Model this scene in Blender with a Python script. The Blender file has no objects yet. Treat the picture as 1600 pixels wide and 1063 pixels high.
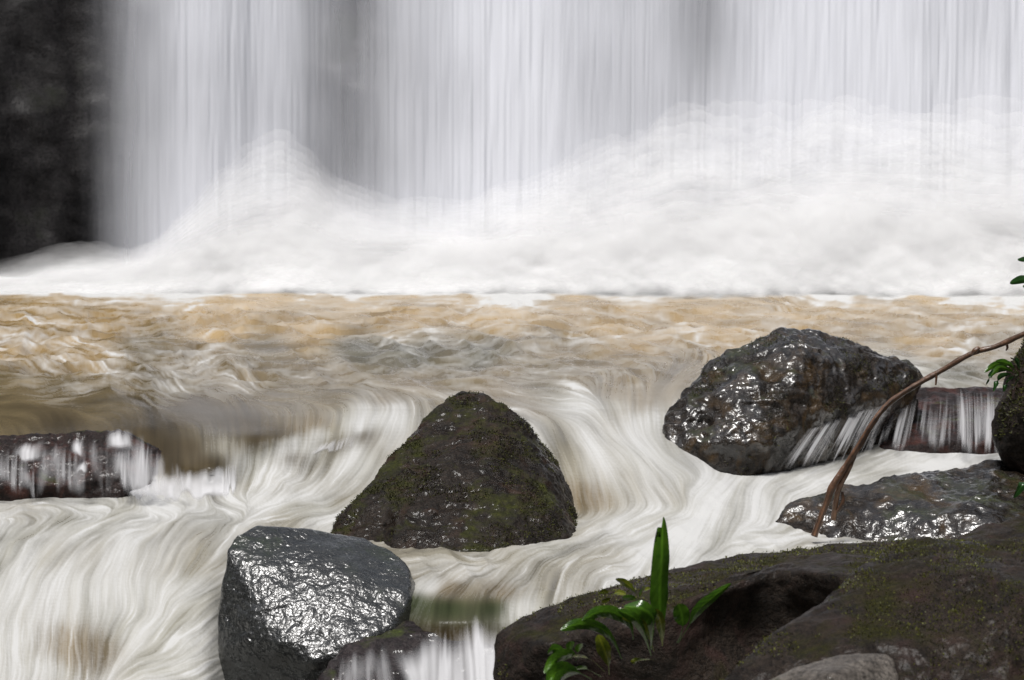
import bpy, bmesh, math, random
import numpy as np
from mathutils import Vector
random.seed(7); rng = np.random.default_rng(7)
R = math.radians
# ------------------------------------------------------------------ camera
sc = bpy.context.scene
F = 3111.0; PITCH = math.atan(281.5 / F); CZ = 1.2
cam_d = bpy.data.cameras.new('camera'); cam = bpy.data.objects.new('camera', cam_d)
sc.collection.objects.link(cam); sc.camera = cam
cam.location = (0, 0, CZ); cam.rotation_euler = (math.pi / 2 - PITCH, 0, 0)
cam_d.sensor_width = 36; cam_d.lens = 36 * F / 1600; cam_d.clip_start = .05; cam_d.clip_end = 300
cam_d.dof.use_dof = True; cam_d.dof.focus_distance = 8.2; cam_d.dof.aperture_fstop = 6.3
# ------------------------------------------------------------------ sky, sun, exposure
SUN_EL, SUN_AZ = R(68), R(205)         # almost overhead, down into the gorge
w = bpy.data.worlds.new('World'); sc.world = w; w.use_nodes = True
nt = w.node_tree; bg = nt.nodes['Background']
sky = nt.nodes.new('ShaderNodeTexSky'); sky.sky_type = 'NISHITA'; sky.sun_disc = False
sky.sun_elevation = SUN_EL; sky.sun_rotation = SUN_AZ; sky.dust_density = 4; sky.air_density = 1.0
hs = nt.nodes.new('ShaderNodeHueSaturation'); hs.inputs['Saturation'].default_value = .42
nt.links.new(sky.outputs[0], hs.inputs['Color']); nt.links.new(hs.outputs[0], bg.inputs[0])
bg.inputs[1].default_value = .10
sl = bpy.data.lights.new('sun', 'SUN'); sl.energy = 3.5; sl.angle = R(15); sl.color = (1, .98, .955)
sun = bpy.data.objects.new('sun', sl); sc.collection.objects.link(sun)
sd = Vector((math.sin(SUN_AZ) * math.cos(SUN_EL), math.cos(SUN_AZ) * math.cos(SUN_EL), math.sin(SUN_EL)))
sun.rotation_euler = sd.to_track_quat('Z', 'Y').to_euler(); sun.location = (0, 10, 12)
sc.view_settings.view_transform = 'Standard'; sc.view_settings.look = 'None'
sc.view_settings.exposure = -0.15; sc.view_settings.gamma = 1
cy = sc.cycles; cy.transparent_max_bounces = 64; cy.max_bounces = 12; cy.diffuse_bounces = 10; cy.transmission_bounces = 8
cy.use_denoising = True; cy.sample_clamp_indirect = 6; cy.caustics_reflective = False
# ------------------------------------------------------------------ maths helpers
cp, sp_ = math.cos(PITCH), math.sin(PITCH)
def rays(px, row):
    px = np.asarray(px, float); row = np.asarray(row, float)
    u = (px - 800) / F; v = (531.5 - row) / F
    return u, cp + v * sp_, v * cp - sp_
def at(px, row, Y):                    # the point of the place at distance Y seen in that direction
    x, y, z = rays(px, row); t = Y / y
    return Vector((float(x * t), float(Y), float(CZ + z * t)))
def hash3(i, j, k, s):
    h = (i * 374761393 + j * 668265263 + k * 2147483647 + s * 1274126177) & 0xffffffff
    h = ((h ^ (h >> 13)) * 1274126177) & 0xffffffff
    h = ((h ^ (h >> 16)) * 2246822519) & 0xffffffff
    return ((h ^ (h >> 15)) & 0xffffff) / float(0xffffff)
def vnoise(p, s=0):                    # smooth value noise in 3-D, -1..1
    f = np.floor(p); i = f.astype(np.int64); t = p - f; t = t * t * t * (t * (t * 6 - 15) + 10)
    r = 0
    for a in (0, 1):
        wa = t[..., 0] if a else 1 - t[..., 0]
        for b in (0, 1):
            wb = t[..., 1] if b else 1 - t[..., 1]
            for c in (0, 1):
                wc = t[..., 2] if c else 1 - t[..., 2]
                r = r + wa * wb * wc * hash3(i[..., 0] + a, i[..., 1] + b, i[..., 2] + c, s)
    return r * 2 - 1
def fbm(p, oct=4, s=0, ridged=False, gain=.5):
    r = 0; a = 1; n = 0
    for o in range(oct):
        v = vnoise(p * 2.03 ** o + o * 17.3, s + o)
        r = r + a * ((1 - 2 * np.abs(v)) if ridged else v); n += a; a *= gain
    return r / n
def smooth(x, a, b):
    t = np.clip((x - a) / (b - a), 0, 1); return t * t * (3 - 2 * t)
def blur(A, rx, ry, it=2):
    for _ in range(it):
        for ax, r in ((1, rx), (0, ry)):
            r = int(r)
            if r < 1: continue
            pad = [(0, 0), (0, 0)]; pad[ax] = (r + 1, r)
            c = np.cumsum(np.pad(A, pad, mode='edge'), axis=ax)
            n = A.shape[ax]
            hi = np.take(c, range(2 * r + 1, 2 * r + 1 + n), axis=ax); lo = np.take(c, range(0, n), axis=ax)
            A = (hi - lo) / (2 * r + 1)
    return A
def sample(A, x, y):                   # bilinear, clamped
    h, wd = A.shape
    x = np.clip(x, 0, wd - 1.001); y = np.clip(y, 0, h - 1.001)
    i = x.astype(np.int32); j = y.astype(np.int32); fx = x - i; fy = y - j
    return (A[j, i] * (1 - fx) + A[j, i + 1] * fx) * (1 - fy) + (A[j + 1, i] * (1 - fx) + A[j + 1, i + 1] * fx) * fy
# ------------------------------------------------------------------ object helpers
COL = sc.collection
def tag(o, label=None, cat=None, group=None, kind=None):
    if label: o['label'] = label
    if cat: o['category'] = cat
    if group: o['group'] = group
    if kind: o['kind'] = kind
    return o
def link(name, me, mat=None, parent=None):
    me.name = name; o = bpy.data.objects.new(name, me); COL.objects.link(o)
    if mat: me.materials.clear(); me.materials.append(mat)
    if parent: o.parent = parent
    return o
def empty(name, loc=(0, 0, 0)):
    o = bpy.data.objects.new(name, None); o.location = loc; o.empty_display_size = .1
    COL.objects.link(o); return o
def grid_mesh(name, X, Y, Z, attrs=None, colors=None, flip=False):
    h, wd = X.shape; me = bpy.data.meshes.new(name); n = h * wd
    me.vertices.add(n); me.vertices.foreach_set('co', np.stack([X, Y, Z], -1).astype(np.float32).ravel())
    idx = np.arange(n, dtype=np.int32).reshape(h, wd)
    q = [idx[:-1, :-1], idx[1:, :-1], idx[1:, 1:], idx[:-1, 1:]]
    if flip: q = q[::-1]
    q = np.stack(q, -1).reshape(-1, 4); m = len(q)
    me.loops.add(m * 4); me.loops.foreach_set('vertex_index', q.ravel())
    me.polygons.add(m); me.polygons.foreach_set('loop_start', np.arange(0, m * 4, 4, dtype=np.int32))
    me.update(calc_edges=True); me.polygons.foreach_set('use_smooth', np.ones(m, bool))
    for k, v in (attrs or {}).items():
        a = me.attributes.new(k, 'FLOAT', 'POINT'); a.data.foreach_set('value', v.astype(np.float32).ravel())
    for k, v in (colors or {}).items():
        a = me.attributes.new(k, 'FLOAT_COLOR', 'POINT')
        a.data.foreach_set('color', np.concatenate([v, np.ones(v.shape[:-1] + (1,))], -1).astype(np.float32).ravel())
    return me
# ------------------------------------------------------------------ materials
class N:
    def __init__(s, name):
        s.m = bpy.data.materials.new(name); s.m.use_nodes = True; s.t = s.m.node_tree
        s.p = s.t.nodes['Principled BSDF']; s.out = s.t.nodes['Material Output']
    def n(s, typ, **kw):
        x = s.t.nodes.new(typ)
        for k, v in kw.items():
            if hasattr(x, k): setattr(x, k, v)
        return x
    def l(s, a, b): s.t.links.new(a, b)
    def attr(s, name, out='Fac'):
        a = s.n('ShaderNodeAttribute'); a.attribute_name = name; return a.outputs[out]
    def noise(s, scale, detail=4, rough=.55, vec=None, dist=0):
        x = s.n('ShaderNodeTexNoise'); x.inputs['Scale'].default_value = scale; x.inputs['Detail'].default_value = detail
        x.inputs['Roughness'].default_value = rough; x.inputs['Distortion'].default_value = dist
        s.l(vec if vec else s.coord(), x.inputs['Vector']); return x.outputs['Fac']
    def coord(s, k='Object'):
        if not hasattr(s, '_c'): s._c = s.n('ShaderNodeTexCoord')
        return s._c.outputs[k]
    def ramp(s, fac, stops):
        r = s.n('ShaderNodeValToRGB'); e = r.color_ramp.elements
        while len(e) < len(stops): e.new(.5)
        for el, (p, c) in zip(e, stops):
            el.position = p; el.color = (*c, 1) if isinstance(c, (tuple, list)) else (c, c, c, 1)
        s.l(fac, r.inputs[0]); return r.outputs[0]
    def mix(s, f, a, b):
        x = s.n('ShaderNodeMix'); x.data_type = 'RGBA'
        for sock, v in ((x.inputs[0], f), (x.inputs[6], a), (x.inputs[7], b)):
            if isinstance(v, (int, float)): sock.default_value = v
            elif isinstance(v, tuple): sock.default_value = (*v, 1)
            else: s.l(v, sock)
        return x.outputs[2]
    def math(s, op, a, b=0., c=None, clamp=False):
        x = s.n('ShaderNodeMath'); x.operation = op; x.use_clamp = clamp
        for sock, v in zip(x.inputs, (a, b, c)):
            if v is None: continue
            if isinstance(v, (int, float)): sock.default_value = v
            else: s.l(v, sock)
        return x.outputs[0]
    def bump(s, h, strength, dist, prev=None):
        b = s.n('ShaderNodeBump'); b.inputs['Strength'].default_value = strength; b.inputs['Distance'].default_value = dist
        s.l(h, b.inputs['Height'])
        if prev: s.l(prev, b.inputs['Normal'])
        return b.outputs[0]
    def set(s, **kw):
        for k, v in kw.items():
            k = k.replace('_', ' ')
            sock = s.p.inputs[k]
            if isinstance(v, (int, float)): sock.default_value = v
            elif isinstance(v, tuple): sock.default_value = (*v, 1)
            else: s.l(v, sock)
        return s.m
def rock_mat(name, dark, light, moss=(.05, .065, .012), moss_amt=.5, rough=(.12, .5), fine=1., scale=1., coat=.0, moss_scale=5, red=None, spec=.18, film=.5, fdist=.012, crough=.09, cior=1.55, patchy=False):
    m = N(name)
    n1 = m.noise(3.5 * scale, 6, .6); n2 = m.noise(22 * scale, 5, .65); n3 = m.noise(90 * scale, 4, .6)
    c = m.ramp(n1, [(.3, dark), (.7, light)])
    c = m.mix(m.ramp(n2, [(.42, 0.), (.72, .55)]), c, tuple(min(1, x * 1.9 + .008) for x in light))
    c = m.mix(m.ramp(n3, [(.35, .75), (.55, 0.)]), c, tuple(x * .4 for x in dark))
    if red: c = m.mix(m.ramp(m.noise(6 * scale, 4, .6, dist=1.), [(.5, 0.), (.68, .8)]), c, red)
    geo = m.n('ShaderNodeNewGeometry'); sx = m.n('ShaderNodeSeparateXYZ'); m.l(geo.outputs['Normal'], sx.inputs[0])
    up = m.math('MULTIPLY_ADD', sx.outputs[2], .25, 0.0)
    mm = m.math('ADD', m.noise(moss_scale, 5, .62, dist=.4), up)
    mk = m.ramp(mm, [(1 - moss_amt * .55 - .12, 0.), (1 - moss_amt * .55 + .04, 1.)])
    mossc = m.ramp(m.noise(60, 5, .7), [(.3, tuple(x * .35 for x in moss)), (.52, moss), (.75, tuple(min(1, x * 2.2) for x in moss))])
    c = m.mix(mk, c, mossc)
    ro = m.ramp(m.noise(9 * scale, 5, .6), [(.38, rough[0]), (.66, rough[1])])
    ro = m.mix(mk, ro, (.8, .8, .8))
    b = m.bump(n1, .5, .05)
    b = m.bump(m.noise(38 * scale, 6, .68), .6 * fine, .018, b)
    b = m.bump(m.noise(150 * scale, 3, .6), .55 * fine, .005, b)
    m.set(Base_Color=c, Roughness=ro, Normal=b, Specular_IOR_Level=spec)
    if coat: m.set(Coat_Weight=m.ramp(m.noise(4.5, 4, .6, dist=.6), [(.4, .08), (.55, coat)]) if patchy else coat, Coat_Roughness=crough, Coat_IOR=cior, Coat_Normal=m.bump(m.noise(60 * scale, 1.5, .5, dist=.8), film * .8, fdist * .4, m.bump(m.noise(21 * scale, 1.5, .5, dist=.5), film, fdist)))
    return m.m
def water_mat():
    m = N('river_water')
    foam = m.attr('foam'); murk = m.attr('murk', 'Color')
    fn = m.math('MULTIPLY', m.noise(140, 3, .6), .16)
    f2 = m.math('ADD', foam, m.math('SUBTRACT', fn, .08), clamp=True)
    c = m.mix(m.ramp(f2, [(.08, 0.), (.5, .45), (.95, 1.)]), murk, (.57, .57, .56))
    ro = m.ramp(foam, [(0., .2), (.5, .5), (1., .8)])
    m.set(Base_Color=c, Roughness=ro, Normal=m.bump(m.noise(60, 3, .5), .12, .01), IOR=1.33, Specular_IOR_Level=.16)
    m.set(Subsurface_Weight=0.)
    return m.m
def veil_mat(name, col=(.91, .925, .985), trans=.2, lean=1.8):
    m = N(name); a = m.attr('dens'); m.set(Base_Color=col, Roughness=.7, Specular_IOR_Level=.2)
    # a cloud of drops has no one face: its shading normal leans to the open sky
    g = m.n('ShaderNodeNewGeometry'); va = m.n('ShaderNodeVectorMath'); va.operation = 'ADD'; va.inputs[1].default_value = (0, 0, lean)
    vn = m.n('ShaderNodeVectorMath'); vn.operation = 'NORMALIZE'; m.l(g.outputs['Normal'], va.inputs[0]); m.l(va.outputs[0], vn.inputs[0])
    df = m.n('ShaderNodeBsdfDiffuse'); df.inputs[0].default_value = (*col, 1); m.l(vn.outputs[0], df.inputs['Normal'])
    tr = m.n('ShaderNodeBsdfTranslucent'); tr.inputs[0].default_value = (*col, 1)
    vs = m.n('ShaderNodeVectorMath'); vs.operation = 'ADD'; vs.inputs[1].default_value = (0, 0, -lean); m.l(g.outputs['Normal'], vs.inputs[0])
    vm = m.n('ShaderNodeVectorMath'); vm.operation = 'NORMALIZE'; m.l(vs.outputs[0], vm.inputs[0]); m.l(vm.outputs[0], tr.inputs['Normal'])
    tp = m.n('ShaderNodeBsdfTransparent'); mx = m.n('ShaderNodeMixShader'); mx.inputs[0].default_value = trans
    m.l(df.outputs[0], mx.inputs[1]); m.l(tr.outputs[0], mx.inputs[2])
    m2 = m.n('ShaderNodeMixShader'); m.l(a, m2.inputs[0]); m.l(tp.outputs[0], m2.inputs[1]); m.l(mx.outputs[0], m2.inputs[2])
    m.l(m2.outputs[0], m.out.inputs[0]); return m.m
M_WATER = water_mat()
M_VEIL = veil_mat('falling_water'); M_SPRAY = veil_mat('spray_white', (.985, .985, .985), .2, 2.)
M_CASC = veil_mat('cascade_white', (.82, .82, .84), .3, .8)
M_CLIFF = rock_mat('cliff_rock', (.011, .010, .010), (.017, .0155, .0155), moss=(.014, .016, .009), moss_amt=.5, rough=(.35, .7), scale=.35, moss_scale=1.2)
M_MOSSY = rock_mat('mossy_rock', (.006, .0045, .0035), (.022, .015, .010), moss=(.03, .032, .006), moss_amt=.34, rough=(.18, .6), coat=.10, red=(.05, .028, .018))
M_SHINY = rock_mat('wet_shiny_rock', (.008, .007, .006), (.028, .021, .016), moss=(.03, .034, .010), moss_amt=.28, rough=(.1, .34), coat=1., red=(.075, .045, .018), fine=1.1, film=.5, fdist=.02, crough=.24, cior=1.9, patchy=True)
M_SLICK = rock_mat('slick_dark_rock', (.009, .0095, .009), (.024, .026, .025), moss=(.018, .026, .010), moss_amt=.22, rough=(.16, .36), coat=1., fine=.9, film=.75, fdist=.015, crough=.26, cior=1.8, scale=1.3)
M_LEDGE = rock_mat('red_ledge_rock', (.007, .005, .0045), (.028, .017, .015), moss_amt=.15, rough=(.25, .55), coat=.14, red=(.07, .025, .018), scale=1.2)
M_LEDGE2 = rock_mat('brown_ledge_rock', (.008, .006, .006), (.035, .026, .026), moss_amt=.2, rough=(.2, .5), coat=.25, film=.4)
M_BANK = rock_mat('bank_rock', (.008, .006, .0045), (.037, .026, .019), moss=(.026, .024, .005), moss_amt=.30, rough=(.35, .7), coat=.1, fine=1.8, film=.6, crough=.3, patchy=True, red=(.055, .03, .025), moss_scale=6)
M_PALEROCK = rock_mat('pale_bank_rock', (.05, .042, .036), (.17, .15, .13), moss=(.06, .06, .008), moss_amt=.1, rough=(.35, .6), coat=.1, fine=1.3)
def leaf_mat(name, c, c2):
    m = N(name); col = m.ramp(m.noise(30, 3), [(.3, c), (.7, c2)])
    col = m.mix(m.ramp(m.attr('rib'), [(0., .55), (.25, 0.)]), col, tuple(min(1, x * 2.1) for x in c2))
    m.set(Base_Color=col, Roughness=.22, Specular_IOR_Level=.6, Coat_Weight=.4, Coat_Roughness=.1, Normal=m.bump(m.attr('vein'), .3, .002))
    tr = m.n('ShaderNodeBsdfTranslucent'); m.l(col, tr.inputs[0]); mx = m.n('ShaderNodeMixShader'); mx.inputs[0].default_value = .3
    m.l(m.p.outputs[0], mx.inputs[1]); m.l(tr.outputs[0], mx.inputs[2]); m.l(mx.outputs[0], m.out.inputs[0]); return m.m
M_LEAF = leaf_mat('green_leaf', (.03, .085, .008), (.07, .16, .012))
M_YLEAF = leaf_mat('yellow_green_leaf', (.07, .11, .01), (.16, .17, .015))
M_DLEAF = leaf_mat('deep_green_leaf', (.015, .05, .01), (.03, .09, .02))
def bark_mat():
    m = N('wet_bark'); tc = m.attr('stripe')
    n = m.noise(28, 6, .7); c = m.ramp(m.math('ADD', m.math('MULTIPLY', n, .7), m.math('MULTIPLY', tc, .4)), [(.35, (.02, .011, .007)), (.55, (.11, .055, .03)), (.75, (.26, .14, .08))])
    m.set(Base_Color=c, Roughness=.32, Coat_Weight=.4, Coat_Roughness=.15, Normal=m.bump(m.noise(90, 4, .7), .6, .006, m.bump(tc, .6, .004))); return m.m
M_BARK = bark_mat()
def moss_mat2():
    m = N('bright_moss'); m.set(Base_Color=m.ramp(m.noise(35, 4, .7), [(.3, (.03, .03, .005)), (.5, (.075, .08, .008)), (.7, (.17, .18, .015))]), Roughness=.6); return m.m
M_MOSS2 = moss_mat2()
def moss_mat():
    m = N('moss_tufts'); m.set(Base_Color=m.ramp(m.noise(35, 4, .7), [(.3, (.014, .012, .006)), (.5, (.04, .042, .008)), (.7, (.12, .125, .014))]), Roughness=.6); return m.m
M_MOSS = moss_mat()
# ------------------------------------------------------------------ the river: one sheet of real heights
SX, SY = 1.6, 1.35
PX = np.arange(-340, 2140, SX); ROW = np.arange(433, 1230, SY)
GX, GY = np.meshgrid(PX, ROW)
prof = {  # height of the water along the stream at each bearing
 -340: [(433, 0), (600, 0), (660, -.015), (688, -.045), (780, -.275), (800, -.285), (860, -.30), (930, -.40), (1000, -.51), (1063, -.60), (1230, -.80)],
 0:    [(433, 0), (600, 0), (660, -.015), (688, -.045), (780, -.275), (800, -.285), (860, -.30), (930, -.40), (1000, -.51), (1063, -.60), (1230, -.80)],
 240:  [(433, 0), (600, 0), (640, -.005), (665, -.03), (775, -.27), (800, -.28), (850, -.29), (920, -.37), (1000, -.49), (1063, -.58), (1230, -.78)],
 330:  [(433, 0), (600, 0), (640, -.005), (680, -.03), (730, -.12), (765, -.225), (790, -.275), (850, -.29), (920, -.36), (1000, -.48), (1063, -.57), (1230, -.78)],
 375:  [(433, 0), (600, 0), (645, -.01), (682, -.04), (725, -.14), (762, -.23), (800, -.28), (860, -.32), (920, -.42), (1000, -.57), (1063, -.68), (1230, -.88)],
 420:  [(433, 0), (600, 0), (650, -.01), (685, -.05), (720, -.15), (760, -.23), (800, -.28), (860, -.33), (920, -.45), (1000, -.62), (1063, -.72), (1230, -.9)],
 520:  [(433, 0), (600, 0), (640, -.008), (665, -.03), (705, -.12), (760, -.21), (810, -.285), (860, -.33), (920, -.43), (1000, -.62), (1063, -.72), (1230, -.9)],
 600:  [(433, 0), (610, 0), (638, -.01), (680, -.07), (740, -.17), (800, -.27), (850, -.30), (900, -.34), (935, -.38), (975, -.48), (1063, -.68), (1230, -.85)],
 655:  [(433, 0), (610, 0), (632, -.005), (760, -.18), (850, -.30), (900, -.32), (935, -.335), (975, -.40), (1063, -.59), (1230, -.75)],
 720:  [(433, 0), (610, 0), (625, -.0), (850, -.30), (880, -.315), (935, -.33), (972, -.39), (1063, -.58), (1230, -.75)],
 800:  [(433, 0), (605, 0), (625, .01), (650, -.02), (740, -.16), (840, -.30), (880, -.31), (940, -.325), (972, -.38), (1063, -.57), (1230, -.75)],
 880:  [(433, 0), (600, .0), (622, .015), (650, -.003), (690, -.06), (750, -.18), (815, -.29), (850, -.305), (920, -.32), (960, -.345), (1230, -.60)],
 960:  [(433, 0), (600, .0), (630, .012), (662, -.004), (700, -.058), (750, -.17), (805, -.28), (850, -.298), (920, -.31), (1230, -.50)],
 1040: [(433, 0), (575, 0), (600, -.0), (660, -.022), (715, -.095), (770, -.20), (812, -.272), (850, -.29), (920, -.30), (1230, -.50)],
 1150: [(433, 0), (600, 0), (730, -.20), (770, -.225), (820, -.27), (860, -.285), (1230, -.45)],
 1290: [(433, 0), (600, 0), (640, -.03), (715, -.19), (760, -.235), (800, -.275), (838, -.308), (850, -.31), (1230, -.45)],
 1440: [(433, 0), (592, 0), (612, -.02), (715, -.215), (740, -.235), (790, -.27), (838, -.31), (850, -.312), (1230, -.45)],
 1560: [(433, 0), (595, 0), (620, -.02), (710, -.215), (740, -.235), (790, -.27), (838, -.31), (850, -.312), (1230, -.45)],
 1940: [(433, 0), (595, 0), (620, -.02), (710, -.215), (740, -.235), (790, -.27), (838, -.31), (850, -.312), (1230, -.45)],
}
ks = sorted(prof); tab = np.array([np.interp(ROW, *zip(*prof[k])) for k in ks])   # key x rows
Z = np.stack([np.interp(PX, ks, tab[:, j]) for j in range(len(ROW))])
Z = blur(Z, 14, 4, 2)
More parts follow.
